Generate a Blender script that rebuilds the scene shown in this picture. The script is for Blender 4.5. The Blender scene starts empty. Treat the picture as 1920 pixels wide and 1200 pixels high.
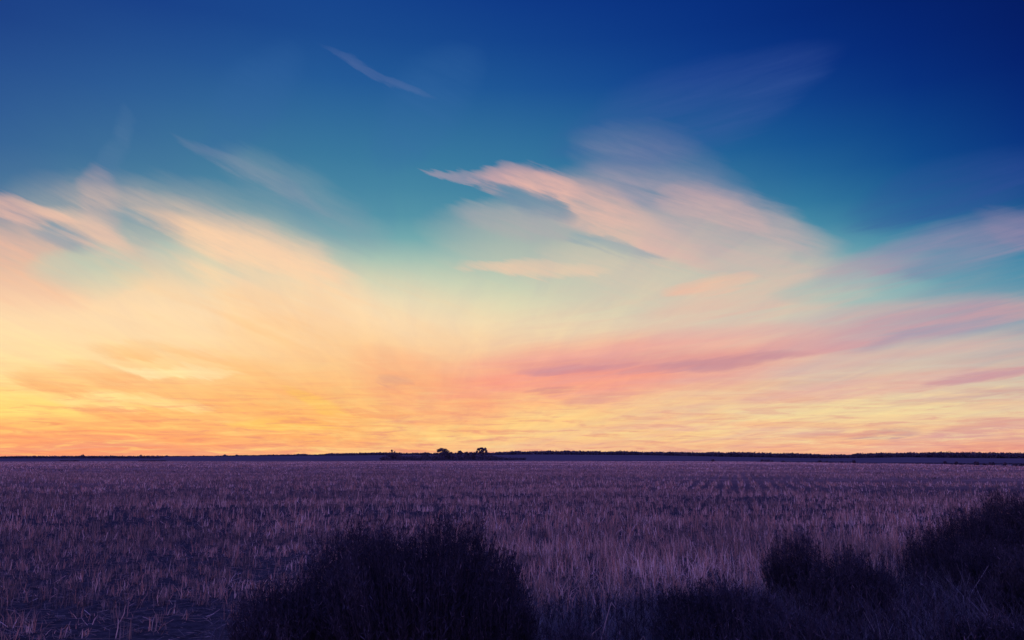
import bpy, math, random
import numpy as np
from mathutils import Vector

sc = bpy.context.scene
COL = sc.collection
rnd = random.Random(7)
rng = np.random.default_rng(11)

# ------------------------------------------------------------------ camera
CAM_Z = 1.7
FPX = 1493.0                      # focal length in pixels of the 1920 px wide photograph
HOR = 857.0                       # row of the true horizon
PITCH = math.atan((HOR - 600.0) / FPX)
cam = bpy.data.cameras.new('camera')
cam.sensor_width = 36.0
cam.lens = 36.0 * FPX / 1920.0
cam.clip_start = 0.05
cam.clip_end = 20000.0
cam_o = bpy.data.objects.new('camera', cam)
COL.objects.link(cam_o)
cam_o.location = (0, 0, CAM_Z)
cam_o.rotation_euler = (math.radians(90) + PITCH, 0, 0)
sc.camera = cam_o
sc.view_settings.view_transform = 'Standard'
sc.view_settings.look = 'None'
sc.view_settings.exposure = 0.0
sc.view_settings.gamma = 1.0
sc.cycles.max_bounces = 5
sc.cycles.diffuse_bounces = 3
sc.cycles.transmission_bounces = 3


def px_dir(px, py):
    """compass bearing (0 = straight ahead) and elevation, degrees, of a direction in the photograph"""
    x = (np.asarray(px, float) - 960.0) / FPX
    v = (600.0 - np.asarray(py, float)) / FPX
    cp, sp = math.cos(PITCH), math.sin(PITCH)
    fy = cp - v * sp
    fz = sp + v * cp
    n = np.sqrt(x * x + fy * fy + fz * fz)
    return np.degrees(np.arctan2(x, fy)), np.degrees(np.arcsin(fz / n))


def lin(c):
    out = []
    for v in c[:3]:
        v = max(0.0, v) / 255.0
        out.append(v / 12.92 if v <= 0.04045 else ((v + 0.055) / 1.055) ** 2.4)
    return (*out, 1.0)


# ------------------------------------------------------------------ world: dusk sky
world = bpy.data.worlds.new('World')
sc.world = world
world.use_nodes = True
NT = world.node_tree
NT.nodes.clear()


def N(t, **kw):
    n = NT.nodes.new(t)
    for k, v in kw.items():
        setattr(n, k, v)
    return n


def plug(sock, v):
    if hasattr(v, 'is_output') or isinstance(v, bpy.types.NodeSocket):
        NT.links.new(v, sock)
    else:
        sock.default_value = v


def M(op, a, b=0.0, c=0.0, clamp=False):
    n = N('ShaderNodeMath', operation=op)
    n.use_clamp = clamp
    plug(n.inputs[0], a)
    plug(n.inputs[1], b)
    plug(n.inputs[2], c)
    return n.outputs[0]


def MR(v, a, b, c, d, kind='LINEAR'):
    n = N('ShaderNodeMapRange', interpolation_type=kind)
    plug(n.inputs['Value'], v)
    n.inputs['From Min'].default_value = a
    n.inputs['From Max'].default_value = b
    n.inputs['To Min'].default_value = c
    n.inputs['To Max'].default_value = d
    return n.outputs['Result']


def MIX(f, a, b):
    n = N('ShaderNodeMix', data_type='RGBA')
    plug(n.inputs[0], f)
    plug(n.inputs[6], a)
    plug(n.inputs[7], b)
    return n.outputs[2]


def VEC(x, y, z=0.0):
    n = N('ShaderNodeCombineXYZ')
    plug(n.inputs[0], x)
    plug(n.inputs[1], y)
    plug(n.inputs[2], z)
    return n.outputs[0]


def VM(op, a, b):
    n = N('ShaderNodeVectorMath', operation=op)
    plug(n.inputs[0], a)
    plug(n.inputs[1], b)
    return n.outputs['Value'] if op == 'DOT_PRODUCT' else n.outputs['Vector']


def NOISE(vec, scale, detail=4.0, rough=0.55, dist=0.0, out='Fac'):
    n = N('ShaderNodeTexNoise')
    plug(n.inputs['Vector'], vec)
    n.inputs['Scale'].default_value = scale
    n.inputs['Detail'].default_value = detail
    n.inputs['Roughness'].default_value = rough
    n.inputs['Distortion'].default_value = dist
    return n.outputs[out]


tc = N('ShaderNodeTexCoord')
sep = N('ShaderNodeSeparateXYZ')
NT.links.new(tc.outputs['Generated'], sep.inputs[0])
DX, DY, DZ = sep.outputs
AZ = M('MULTIPLY', M('ARCTAN2', DX, DY), 57.29578)
EL = M('MULTIPLY', M('ARCSINE', DZ), 57.29578)

# clear-sky colour: hand table over the visible part, resampled to bearings and elevations
GX = [0, 320, 640, 960, 1280, 1600, 1920]
GY = [0, 150, 300, 400, 450, 500, 550, 600, 650, 700, 740, 780, 820, 857]
GRID = [
    [(20, 60, 132), (18, 62, 136), (14, 62, 138), (6, 50, 132), (2, 42, 124), (0, 34, 112), (0, 24, 96)],
    [(36, 82, 146), (38, 90, 150), (32, 90, 152), (22, 80, 148), (12, 64, 142), (3, 48, 130), (0, 32, 110)],
    [(52, 102, 152), (62, 118, 155), (56, 122, 158), (52, 118, 158), (36, 104, 154), (16, 84, 146), (4, 50, 130)],
    [(90, 128, 158), (92, 145, 164), (78, 143, 166), (74, 140, 164), (75, 138, 164), (40, 118, 158), (28, 80, 142)],
    [(140, 165, 170), (150, 180, 178), (115, 170, 175), (110, 168, 172), (115, 165, 172), (70, 150, 172), (40, 110, 160)],
    [(225, 190, 165), (208, 205, 178), (190, 205, 182), (165, 195, 180), (175, 190, 182), (125, 178, 182), (55, 132, 168)],
    [(249, 207, 170), (246, 216, 176), (238, 219, 184), (205, 212, 182), (205, 205, 182), (165, 192, 185), (90, 150, 172)],
    [(253, 219, 173), (253, 222, 177), (253, 216, 176), (238, 220, 180), (218, 208, 182), (195, 190, 182), (135, 160, 175)],
    [(254, 224, 170), (254, 220, 166), (252, 207, 154), (248, 208, 165), (232, 198, 170), (215, 190, 178), (180, 172, 175)],
    [(255, 224, 158), (254, 214, 150), (251, 194, 136), (248, 185, 142), (236, 188, 158), (220, 192, 172), (205, 188, 172)],
    [(255, 220, 135), (253, 200, 130), (252, 190, 118), (249, 180, 135), (240, 195, 155), (232, 200, 168), (222, 198, 170)],
    [(255, 212, 118), (253, 188, 115), (253, 190, 112), (251, 196, 132), (248, 210, 150), (242, 212, 160), (232, 205, 165)],
    [(250, 168, 110), (252, 168, 108), (252, 185, 115), (252, 205, 138), (247, 202, 145), (242, 188, 145), (234, 172, 148)],
    [(248, 160, 118), (250, 160, 115), (250, 176, 125), (247, 190, 142), (245, 186, 145), (240, 172, 142), (236, 158, 140)],
]
G = np.array([[lin(c)[:3] for c in row] for row in GRID])
# extra columns keep the colour going to the sides
GXa = np.array([-500] + GX + [2420], float)
G = np.concatenate([G[:, :1] * 0.9, G, G[:, -1:] * np.array([0.85, 0.8, 0.9])], axis=1)


def sample_grid(px, py):
    py = min(max(py, 0.0), 857.0)
    px = min(max(px, -500.0), 2420.0)
    rows = np.array([[np.interp(px, GXa, G[i, :, c]) for c in range(3)] for i in range(len(GY))])
    return np.array([np.interp(py, GY, rows[:, c]) for c in range(3)])


def ang_px(az, el):
    a, e = math.radians(az), math.radians(el)
    d = (math.sin(a) * math.cos(e), math.cos(a) * math.cos(e), math.sin(e))
    cp, sp = math.cos(PITCH), math.sin(PITCH)
    f = d[1] * cp + d[2] * sp
    u = -d[1] * sp + d[2] * cp
    return 960 + FPX * d[0] / f, 600 - FPX * u / f


AZS = [-42, -35, -28, -21, -14, -7, 0, 7, 14, 21, 28, 35, 42]
ELMAX = 48.0
elt = M('DIVIDE', EL, ELMAX, clamp=True)
STOPS = [0, .6, 1.3, 2, 3, 4, 5.2, 6.5, 8, 9.5, 11, 12.5, 14, 15.5, 17, 19, 21, 23.5, 26, 29, 33, 48]
TOPC = np.array([0.004, 0.012, 0.12])


def ramp(cols):
    r = N('ShaderNodeValToRGB')
    plug(r.inputs[0], elt)
    cr = r.color_ramp
    cr.interpolation = 'LINEAR'
    while len(cr.elements) < len(cols):
        cr.elements.new(0.5)
    for e, (p, c) in zip(cr.elements, cols):
        e.position = p
    for e, (p, c) in zip(cr.elements, cols):
        e.position = p
        e.color = (*[float(v) for v in c], 1.0)
    return r.outputs[0]


base = None
for i, a in enumerate(AZS):
    cols = []
    for e in STOPS:
        c = np.zeros(3)
        W = 0
        for da, w in ((-4, 1), (-2, 2), (0, 3), (2, 2), (4, 1)):          # smooth across the bearing
            for de, w2 in ((-.5, 1), (0, 2), (.5, 1)):
                x, y = ang_px(a + da, max(0.0, e + de * min(1.0, e / 3)))
                c += sample_grid(x, y) * w * w2
                W += w * w2
        c /= W
        if e > 33:
            c = TOPC
        cols.append((e / ELMAX, c))
    rr = ramp(cols)
    if base is None:
        base = rr
    else:
        base = MIX(M('DIVIDE', M('SUBTRACT', AZ, float(AZS[i - 1])), float(a - AZS[i - 1]), clamp=True), base, rr)

# behind and beside the viewer: unseen violet dusk, colour and brightness set to light the ground
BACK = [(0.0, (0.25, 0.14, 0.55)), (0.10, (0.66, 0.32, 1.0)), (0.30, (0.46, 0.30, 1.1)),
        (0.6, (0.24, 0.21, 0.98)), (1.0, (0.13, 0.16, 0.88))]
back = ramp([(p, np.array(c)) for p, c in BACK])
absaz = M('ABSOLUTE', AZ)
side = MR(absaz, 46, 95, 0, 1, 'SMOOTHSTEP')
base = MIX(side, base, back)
ZEN = (0.11, 0.14, 0.80, 1)  # overhead sky out of view, made bright blue-violet to light the field
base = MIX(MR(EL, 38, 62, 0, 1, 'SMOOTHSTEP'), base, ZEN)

# cloud fibres: noise on a cloud layer seen in perspective, drawn out along one wind direction
zz = M('ADD', M('MAXIMUM', DZ, 0.0), 0.075)
QX = M('DIVIDE', DX, zz)
QY = M('DIVIDE', DY, zz)
wd = math.radians(-6.0)
ca, sa = math.cos(wd), math.sin(wd)
ACR = M('ADD', M('MULTIPLY', QX, ca), M('MULTIPLY', QY, -sa))
ALG = M('ADD', M('MULTIPLY', QX, sa), M('MULTIPLY', QY, ca))
PV = VEC(AZ, EL)
warpc = NOISE(VEC(M('MULTIPLY', AZ, 0.13), M('MULTIPLY', EL, 0.2)), 1.0, 5.0, 0.5, 0.0, 'Color')
w1 = VM('MULTIPLY', VM('SUBTRACT', warpc, (0.5, 0.5, 0.5)), (3.4, 1.3, 0.0))
fib = NOISE(VEC(M('MULTIPLY', ACR, 5.0), M('MULTIPLY', ALG, 0.8)), 1.0, 6.0, 0.62, 0.6)
FIB = MR(fib, 0.28, 0.72, 0.3, 1.2)


def fibres(slope_deg, along, across, seed, amp):
    """cirrus threads drawn out along one slope of the sky, and coordinates frayed by them"""
    a_ = math.radians(slope_deg)
    c_, s_ = math.cos(a_), math.sin(a_)
    u = M('ADD', M('MULTIPLY', AZ, c_), M('MULTIPLY', EL, s_))
    v = M('ADD', M('MULTIPLY', AZ, -s_), M('MULTIPLY', EL, c_))
    n_ = NOISE(VEC(M('MULTIPLY', u, along), M('MULTIPLY', v, across), seed), 1.0, 7.0, 0.6, 0.35)
    dsp = M('MULTIPLY', M('SUBTRACT', n_, 0.5), amp)
    P = VM('ADD', VM('ADD', PV, w1), VEC(M('MULTIPLY', dsp, -s_), M('MULTIPLY', dsp, c_)))
    fine = NOISE(VEC(M('MULTIPLY', u, along * 4), M('MULTIPLY', v, across * 3.2), seed + 5), 1.0, 5.0, 0.65, 0.2)
    return M('MULTIPLY', MR(n_, 0.28, 0.72, 0.36, 1.15), MR(fine, 0.3, 0.7, 0.82, 1.14)), P


FD, PD = fibres(-20, 0.10, 0.85, 3.1, 2.4)
FU, PU = fibres(8, 0.07, 1.0, 7.7, 1.5)
low = NOISE(VEC(M('MULTIPLY', AZ, 0.10), M('ADD', M('MULTIPLY', EL, 1.5), M('MULTIPLY', absaz, 0.02))), 1.0, 6.0, 0.62, 0.9)
LOW = MR(low, 0.3, 0.7, 0.1, 1.15)
PL = VM('ADD', VM('ADD', PV, w1), VEC(0.0, M('MULTIPLY', M('SUBTRACT', low, 0.5), 1.2)))


def jac(cx, cy):
    a0, e0 = px_dir(cx, cy)
    a1, e1 = px_dir(cx + 1, cy)
    a2, e2 = px_dir(cx, cy + 1)
    return np.linalg.inv(np.array([[a1 - a0, a2 - a0], [e1 - e0, e2 - e0]])), a0, e0


def streak(col, x1, y1, x2, y2, w, c, op, bend=0.0, tex=None, soft=1.0, src=None):
    cx, cy = (x1 + x2) / 2, (y1 + y2) / 2
    L = math.hypot(x2 - x1, y2 - y1)
    ux, uy = (x2 - x1) / L, (y2 - y1) / L
    half = L / 2 + w
    Ji, a0, e0 = jac(cx, cy)
    S = (Ji.T @ np.array([ux, uy])) / (half * 1.12)
    T = (Ji.T @ np.array([-uy, ux])) / (w * 1.5)
    v = VM('SUBTRACT', src or PD, (float(a0), float(e0), 0.0))
    s = VM('DOT_PRODUCT', v, (float(S[0]), float(S[1]), 0.0))
    t = VM('DOT_PRODUCT', v, (float(T[0]), float(T[1]), 0.0))
    s2 = M('MULTIPLY', s, s)
    if bend:
        t = M('MULTIPLY_ADD', s2, bend, t)
    r2 = M('MULTIPLY_ADD', M('MULTIPLY', t, t), M('MULTIPLY_ADD', s2, 1.8, 1.0), M('MULTIPLY', s2, M('MULTIPLY_ADD', s2, 0.7, 0.3)))
    f = MR(r2, 0.0, 1.0, op, 0.0, 'SMOOTHSTEP' if soft else 'LINEAR')
    if tex is not None:
        f = M('MULTIPLY', f, tex, clamp=True)
    return MIX(f, col, lin(c))


STREAKS = [
    # x1 y1 x2 y2 width colour opacity bend texture(0 none, 1 fibres, 2 low bands)
    (610, 96, 815, 182, 6, (100, 118, 166), .38, 0, 1),
    (345, 266, 610, 390, 13, (142, 146, 170), .42, 0, 1),
    (450, 310, 700, 450, 36, (138, 158, 170), .5, 0, 1),
    (224, 215, 192, 345, 14, (90, 126, 165), .3, 0, 1),
    (180, 340, 200, 440, 22, (195, 162, 168), .55, 0, 1),
    (420, 250, 520, 130, 40, (50, 100, 160), .35, 0, 1),
    (740, 270, 850, 130, 45, (55, 105, 165), .3, 0, 1),
    (-40, 372, 140, 408, 15, (238, 188, 168), .9, 0, 1),
    (-60, 430, 90, 450, 32, (222, 180, 168), .6, 0, 1),
    (-60, 480, 110, 530, 50, (246, 188, 158), .6, 0, 1),
    (80, 432, 190, 462, 11, (118, 150, 172), .6, 0, 0),
    (95, 388, 235, 472, 20, (246, 194, 168), .95, -.25, 1),
    (180, 448, 350, 505, 10, (235, 195, 170), .6, 0, 1),
    (160, 400, 640, 520, 62, (214, 198, 176), .5, 0, 1),
    (170, 372, 600, 470, 22, (222, 190, 172), .6, 0, 1),
    (215, 405, 340, 440, 9, (125, 158, 172), .55, 0, 0),
    (110, 500, 240, 512, 30, (178, 204, 185), .6, 0, 0),
    (290, 478, 430, 520, 20, (190, 206, 186), .5, 0, 0),
    (285, 418, 650, 520, 20, (253, 205, 168), .95, 0, 1),
    (400, 470, 640, 560, 55, (253, 214, 174), .75, 0, 1),
    (250, 560, 700, 600, 60, (254, 220, 172), .6, 0, 1),
    (440, 562, 720, 650, 34, (250, 196, 140), .42, 0, 1),
    (190, 648, 520, 705, 17, (250, 188, 122), .75, 0, 1),
    (480, 640, 760, 770, 56, (252, 192, 124), .42, 0, 1),
    (200, 686, 440, 706, 7, (255, 234, 176), .9, 0, 1),
    (230, 668, 420, 690, 8, (255, 226, 165), .6, 0, 1),
    (180, 740, 380, 756, 10, (255, 232, 160), .8, 0, 1),
    (100, 752, 260, 768, 9, (255, 230, 150), .7, 0, 1),
    (-60, 757, 150, 788, 22, (255, 226, 124), .7, 0, 1),
    (40, 706, 220, 728, 13, (246, 172, 112), .75, .2, 1),
    (110, 688, 270, 704, 9, (247, 178, 118), .65, 0, 1),
    (190, 708, 420, 748, 14, (248, 172, 112), .65, 0, 1),
    (420, 735, 700, 800, 34, (253, 178, 105), .6, 0, 2),
    (150, 768, 300, 787, 8, (243, 148, 105), .7, 0, 2),
    (-60, 800, 180, 800, 12, (242, 150, 112), .7, 0, 2),
    (60, 826, 330, 832, 9, (234, 144, 118), .6, 0, 2),
    (-40, 845, 500, 848, 10, (238, 148, 120), .6, 0, 2),
    (540, 728, 660, 775, 10, (255, 206, 95), .6, 0, 1),
    (430, 788, 640, 802, 8, (255, 200, 95), .7, 0, 2),
    (700, 690, 900, 775, 36, (249, 162, 125), .65, 0, 1),
    (712, 713, 765, 723, 7, (210, 155, 138), .6, 0, 1),
    (650, 765, 780, 775, 6, (240, 150, 112), .6, 0, 2),
    (850, 740, 1210, 718, 34, (250, 160, 130), .8, 0, 1),
    (800, 812, 1000, 788, 11, (255, 208, 128), .7, 0, 2),
    (940, 768, 1130, 790, 20, (255, 216, 140), .6, 0, 2),
    (1080, 280, 1480, 140, 50, (62, 92, 160), .42, 0, 1),
    (1620, 410, 1930, 320, 36, (50, 78, 152), .55, 0, 1),
    (1130, 290, 1330, 360, 50, (140, 142, 170), .5, 0, 1),
    (1080, 345, 1500, 475, 50, (188, 168, 174), .7, -.35, 1),
    (880, 450, 1460, 530, 62, (208, 194, 176), .5, 0, 0),
    (790, 316, 950, 350, 6, (190, 162, 174), .62, 0, 1),
    (915, 332, 1060, 358, 21, (222, 174, 170), .95, -.2, 1),
    (990, 345, 1310, 478, 30, (243, 190, 170), .76, -.25, 1),
    (1265, 365, 1400, 420, 24, (226, 178, 170), .5, 0, 1),
    (1240, 425, 1510, 462, 44, (202, 178, 174), .7, 0, 1),
    (950, 366, 1062, 402, 13, (92, 138, 165), .9, 0, 0),
    (870, 400, 1080, 430, 22, (178, 172, 174), .7, 0, 1),
    (1075, 444, 1240, 478, 10, (135, 163, 176), .8, 0, 0),
    (880, 494, 1130, 508, 11, (249, 202, 170), .7, 0, 1),
    (1060, 480, 1330, 560, 34, (222, 200, 176), .6, 0, 1),
    (1350, 494, 1465, 484, 15, (210, 188, 176), .6, 0, 1),
    (1260, 542, 1400, 524, 10, (249, 187, 158), .75, 0, 1),
    (1200, 615, 1650, 512, 34, (224, 190, 172), .7, 0, 1),
    (1540, 532, 1960, 418, 30, (150, 140, 172), .8, 0, 1),
    (1850, 412, 1960, 440, 22, (165, 138, 168), .28, 0, 1),
    (1660, 540, 1960, 488, 28, (62, 142, 170), .5, 0, 1),
    (1460, 548, 1720, 540, 20, (150, 192, 186), .55, 0, 0),
    (870, 706, 1520, 655, 36, (246, 156, 142), .85, .1, 1),
    (960, 694, 1440, 668, 15, (212, 142, 150), .8, .1, 1),
    (1200, 640, 1500, 625, 16, (228, 178, 170), .6, 0, 1),
    (880, 724, 1260, 702, 13, (250, 150, 130), .6, 0, 1),
    (1200, 724, 1920, 648, 9, (218, 164, 164), .55, 0, 1),
    (1330, 642, 1920, 556, 14, (206, 160, 168), .5, 0, 1),
    (1000, 668, 1400, 640, 10, (240, 168, 158), .5, 0, 1),
    (1430, 668, 1930, 574, 20, (192, 142, 165), .8, .1, 1),
    (1230, 690, 1500, 666, 8, (178, 128, 150), .8, 0, 1),
    (1150, 700, 1300, 688, 5, (205, 138, 148), .7, 0, 1),
    (975, 700, 1180, 684, 6, (200, 135, 150), .75, 0, 1),
    (1600, 658, 1950, 588, 13, (135, 150, 178), .7, 0, 1),
    (990, 739, 1080, 731, 5, (208, 135, 135), .85, 0, 1),
    (1050, 758, 1210, 738, 6, (222, 155, 146), .75, 0, 1),
    (1450, 700, 1950, 640, 20, (206, 194, 180), .6, 0, 1),
    (1470, 727, 1630, 714, 8, (198, 178, 172), .6, 0, 1),
    (1380, 752, 1950, 700, 13, (228, 168, 162), .8, .1, 1),
    (1730, 728, 1960, 694, 8, (190, 134, 156), .9, 0, 1),
    (1680, 758, 1950, 738, 6, (202, 152, 156), .85, 0, 1),
    (1240, 772, 1930, 768, 15, (242, 218, 158), .7, 0, 2),
    (1150, 800, 1500, 794, 5, (240, 172, 146), .7, 0, 2),
    (1460, 812, 1570, 802, 6, (214, 158, 150), .85, 0, 1),
    (1590, 818, 1725, 804, 6, (186, 142, 152), .95, 0, 1),
    (1730, 816, 1960, 795, 8, (212, 146, 150), .95, 0, 1),
    (1250, 838, 1900, 836, 9, (246, 170, 134), .6, 0, 2),
    (900, 840, 1300, 838, 10, (244, 178, 145), .5, 0, 2),
]
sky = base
for st in STREAKS:
    x1, y1, x2, y2, w, c, op, bend, tx = st
    if y1 > 770:
        tx_, src_ = LOW, PL
    elif x1 + x2 > 1700 and y2 < y1 + 1:
        tx_, src_ = FU, PU
    else:
        tx_, src_ = FD, PD
    sky = streak(sky, x1, y1, x2, y2, w * 1.35, c, op * 0.9, bend, tx_ if tx else None, src=src_)

# fine ripples low over the horizon, and threads of cirrus through the rest
rip = NOISE(VEC(M('MULTIPLY', AZ, 0.30), M('MULTIPLY_ADD', EL, 3.4, M('MULTIPLY', FD, 0.35)), 4.0), 1.0, 6.0, 0.65, 0.7)
ripf = M('MULTIPLY', MR(rip, 0.49, 0.66, 0.0, 0.66, 'SMOOTHSTEP'), MR(EL, 0.4, 7.0, 1.0, 0.0, 'SMOOTHSTEP'), clamp=True)
sky = MIX(ripf, sky, MIX(MR(AZ, -30, 25, 0, 1), lin((238, 140, 108)), lin((220, 150, 142))))
rip2 = M('MULTIPLY', MR(rip, 0.50, 0.34, 0.0, 0.5, 'SMOOTHSTEP'), MR(EL, 1.0, 6.5, 1.0, 0.0, 'SMOOTHSTEP'), clamp=True)
sky = MIX(rip2, sky, MIX(MR(AZ, -30, 25, 0, 1), lin((255, 212, 118)), lin((252, 222, 160))))
band = M('MULTIPLY', MR(EL, 4.0, 7.0, 0.0, 1.0, 'SMOOTHSTEP'), MR(EL, 15.0, 9.0, 0.0, 1.0, 'SMOOTHSTEP'))
dfac = M('MULTIPLY', M('MULTIPLY', MR(FD, 0.6, 1.1, 0.0, 0.18, 'SMOOTHSTEP'), MR(AZ, 4, -8, 0, 1, 'SMOOTHSTEP')), band, clamp=True)
sky = MIX(dfac, sky, lin((252, 198, 148)))
ufac = M('MULTIPLY', M('MULTIPLY', MR(FU, 0.55, 1.1, 0.0, 0.38, 'SMOOTHSTEP'), MR(AZ, -6, 6, 0, 1, 'SMOOTHSTEP')), MR(EL, 14.0, 6.0, 0.0, 1.0, 'SMOOTHSTEP'), clamp=True)
sky = MIX(ufac, sky, lin((226, 172, 162)))

# thin veils everywhere: gentle lightening and darkening along the fibres
veil = MR(fib, 0.25, 0.75, -1, 1)
lowfade = MR(EL, 0.0, 24.0, 1.0, 0.25)
gain = M('MULTIPLY_ADD', M('MULTIPLY', veil, lowfade), 0.07, 1.0)
gain2 = M('MULTIPLY_ADD', MR(low, 0.3, 0.7, -1, 1), M('MULTIPLY', MR(EL, 0, 9, 0.14, 0.0), 1.0), 1.0)
gcol = VEC(gain, M('MULTIPLY', gain, gain2), gain2)
mulc = N('ShaderNodeMix', data_type='RGBA', blend_type='MULTIPLY')
mulc.inputs[0].default_value = 1.0
plug(mulc.inputs[6], sky)
plug(mulc.inputs[7], gcol)
sky = mulc.outputs[2]
below = MR(EL, -6, -0.4, 1, 0, 'SMOOTHSTEP')
sky = MIX(below, sky, (0.03, 0.02, 0.07, 1))

SUN_EL, SUN_AZ = math.radians(1.0), math.radians(-31.0)      # the sun has just gone down at the left
nish = N('ShaderNodeTexSky', sky_type='NISHITA')
nish.sun_disc = False
nish.sun_elevation = SUN_EL
nish.sun_rotation = SUN_AZ
nish.dust_density = 1.5
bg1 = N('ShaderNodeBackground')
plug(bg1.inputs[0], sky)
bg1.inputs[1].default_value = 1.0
bg2 = N('ShaderNodeBackground')
plug(bg2.inputs[0], nish.outputs[0])
bg2.inputs[1].default_value = 0.003
addn = N('ShaderNodeAddShader')
NT.links.new(bg1.outputs[0], addn.inputs[0])
NT.links.new(bg2.outputs[0], addn.inputs[1])
wo = N('ShaderNodeOutputWorld')
NT.links.new(addn.outputs[0], wo.inputs[0])
world.cycles.sampling_method = 'MANUAL'
world.cycles.sample_map_resolution = 512

# ------------------------------------------------------------------ sun: last soft afterglow
sun = bpy.data.lights.new('sun', 'SUN')
sun.energy = 0.30
sun.angle = math.radians(12)
sun.color = (1.0, 0.55, 0.35)
sun_o = bpy.data.objects.new('sun', sun)
COL.objects.link(sun_o)
e = math.radians(5.0)
sdir = Vector((math.sin(SUN_AZ) * math.cos(e), math.cos(SUN_AZ) * math.cos(e), math.sin(e)))
sun_o.rotation_euler = sdir.to_track_quat('Z', 'Y').to_euler()


# ------------------------------------------------------------------ helpers
def tag(o, label=None, cat=None, group=None, kind=None):
    if label:
        o['label'] = label
    if cat:
        o['category'] = cat
    if group:
        o['group'] = group
    if kind:
        o['kind'] = kind
    return o


def mesh_obj(name, V, F, mats, parent=None, attr=None, mat_idx=None, smooth=False):
    """V (n,3); F (m,k) with k = 3 or 4, or a list of such arrays; attr: dict name -> per-vertex values"""
    me = bpy.data.meshes.new(name)
    V = np.asarray(V, np.float32)
    Fl = F if isinstance(F, list) else [F]
    Fl = [np.asarray(f, np.int32) for f in Fl if len(f)]
    me.vertices.add(len(V))
    me.vertices.foreach_set('co', V.ravel())
    idx = np.concatenate([f.ravel() for f in Fl])
    tot = np.concatenate([np.full(len(f), f.shape[1], np.int32) for f in Fl])
    start = np.concatenate([[0], np.cumsum(tot)[:-1]]).astype(np.int32)
    me.loops.add(len(idx))
    me.loops.foreach_set('vertex_index', idx)
    me.polygons.add(len(tot))
    me.polygons.foreach_set('loop_start', start)
    me.polygons.foreach_set('loop_total', tot)
    if mat_idx is not None:
        me.polygons.foreach_set('material_index', np.asarray(mat_idx, np.int32))
    if smooth:
        me.polygons.foreach_set('use_smooth', np.ones(len(tot), bool))
    me.update(calc_edges=True)
    for k, v in (attr or {}).items():
        a = me.attributes.new(k, 'FLOAT', 'POINT')
        a.data.foreach_set('value', np.asarray(v, np.float32))
    for m in (mats if isinstance(mats, (list, tuple)) else [mats]):
        me.materials.append(m)
    o = bpy.data.objects.new(name, me)
    COL.objects.link(o)
    o.parent = parent
    return o


def empty(name, loc):
    o = bpy.data.objects.new(name, None)
    o.location = loc
    o.empty_display_size = 0.3
    COL.objects.link(o)
    return o


def vnoise(x, y, seed=0):
    """smooth value noise, about 0..1"""
    xi, yi = np.floor(x).astype(np.int64), np.floor(y).astype(np.int64)
    xf, yf = x - xi, y - yi
    xf, yf = xf * xf * (3 - 2 * xf), yf * yf * (3 - 2 * yf)

    def h(a, b):
        n = (a * 374761393 + b * 668265263 + seed * 974711) & 0x7fffffff
        n = ((n ^ (n >> 13)) * 1274126177) & 0x7fffffff
        n = (n ^ (n >> 16)) & 0xffff
        return n / 65535.0
    return ((h(xi, yi) * (1 - xf) + h(xi + 1, yi) * xf) * (1 - yf)
            + (h(xi, yi + 1) * (1 - xf) + h(xi + 1, yi + 1) * xf) * yf)


def fbm(x, y, seed=0, oct_=3):
    s, a, t = 0, 1.0, 0
    for k in range(oct_):
        s = s + a * vnoise(x * 2 ** k, y * 2 ** k, seed + k)
        t += a
        a *= 0.5
    return s / t


# ------------------------------------------------------------------ terrain
def az_of(px):
    return np.degrees(np.arctan((np.asarray(px, float) - 960) / (FPX * math.cos(PITCH) + (HOR - 600) * math.sin(PITCH))))


FE = FPX / math.cos(PITCH)          # pixels per unit of slope near the horizon
EDGE_PX = [-700, 0, 200, 960, 1340, 1450, 1540, 1600, 1700, 1800, 1920, 2400]
EDGE_Y = [864.5, 864.5, 864.2, 864, 865, 866.3, 867.6, 868.5, 869.5, 871.5, 874, 880]
RIDGE_PX = [-700, 300, 480, 700, 900, 1000, 1200, 1400, 1550, 1700, 1900, 2500]
RIDGE_Y = [857.0, 857, 855.3, 853.5, 853.2, 852.3, 853.3, 857, 859.6, 857.5, 859.8, 859]
EAZ, RAZ = az_of(EDGE_PX), az_of(RIDGE_PX)


def edge_r(az):
    y = np.interp(az, EAZ, EDGE_Y)
    return CAM_Z * FE / (y - HOR) / np.cos(np.radians(az)).clip(0.5, 1)


RIDGE_R = 900.0


def sm(x):
    x = np.clip(x, 0, 1)
    return x * x * (3 - 2 * x)


def height(x, y):
    x = np.asarray(x, float)
    y = np.asarray(y, float)
    r = np.hypot(x, y)
    az = np.degrees(np.arctan2(x, y))
    er = edge_r(az)
    fwd = sm((y + 20) / 60.0)
    zr = CAM_Z + (HOR - np.interp(az, RAZ, RIDGE_Y)) / FE * RIDGE_R * np.cos(np.radians(az))
    zr = np.where(np.abs(zr - CAM_Z) < 0.01, 0.3, zr)
    up = sm((r - er) / (RIDGE_R - er))
    down = sm((r - 1300) / 2500.0)
    z = zr * up * (1 - down) * fwd
    z = z + 0.06 * (fbm(x / 2.3, y / 2.3, 3) - 0.5) * sm((60 - r) / 30)
    z = z + 0.5 * (fbm(x / 45, y / 30, 5) - 0.5) * sm((r - 25) / 60) * sm((er * 0.9 - r) / 40.0)
    # the field lies a hand lower than the verge the viewer stands on
    return z


def ground_at(px, d):
    """point on the ground in the direction of column px, d metres ahead"""
    x = (px - 960) / FE * d
    return x, d, float(height(x, d))


# field boundary: straight line from left-front to right, the verge is on the viewer's side of it
def verge_side(x, y):
    """> 0 inside the field, metres from the field edge"""
    return (y - 7.15) - 0.42 * np.maximum(x + 3.5, -2) * 1.0 + 0.5 * (fbm(np.asarray(x) / 1.1, np.asarray(y) / 1.1, 21) - 0.5)


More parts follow.
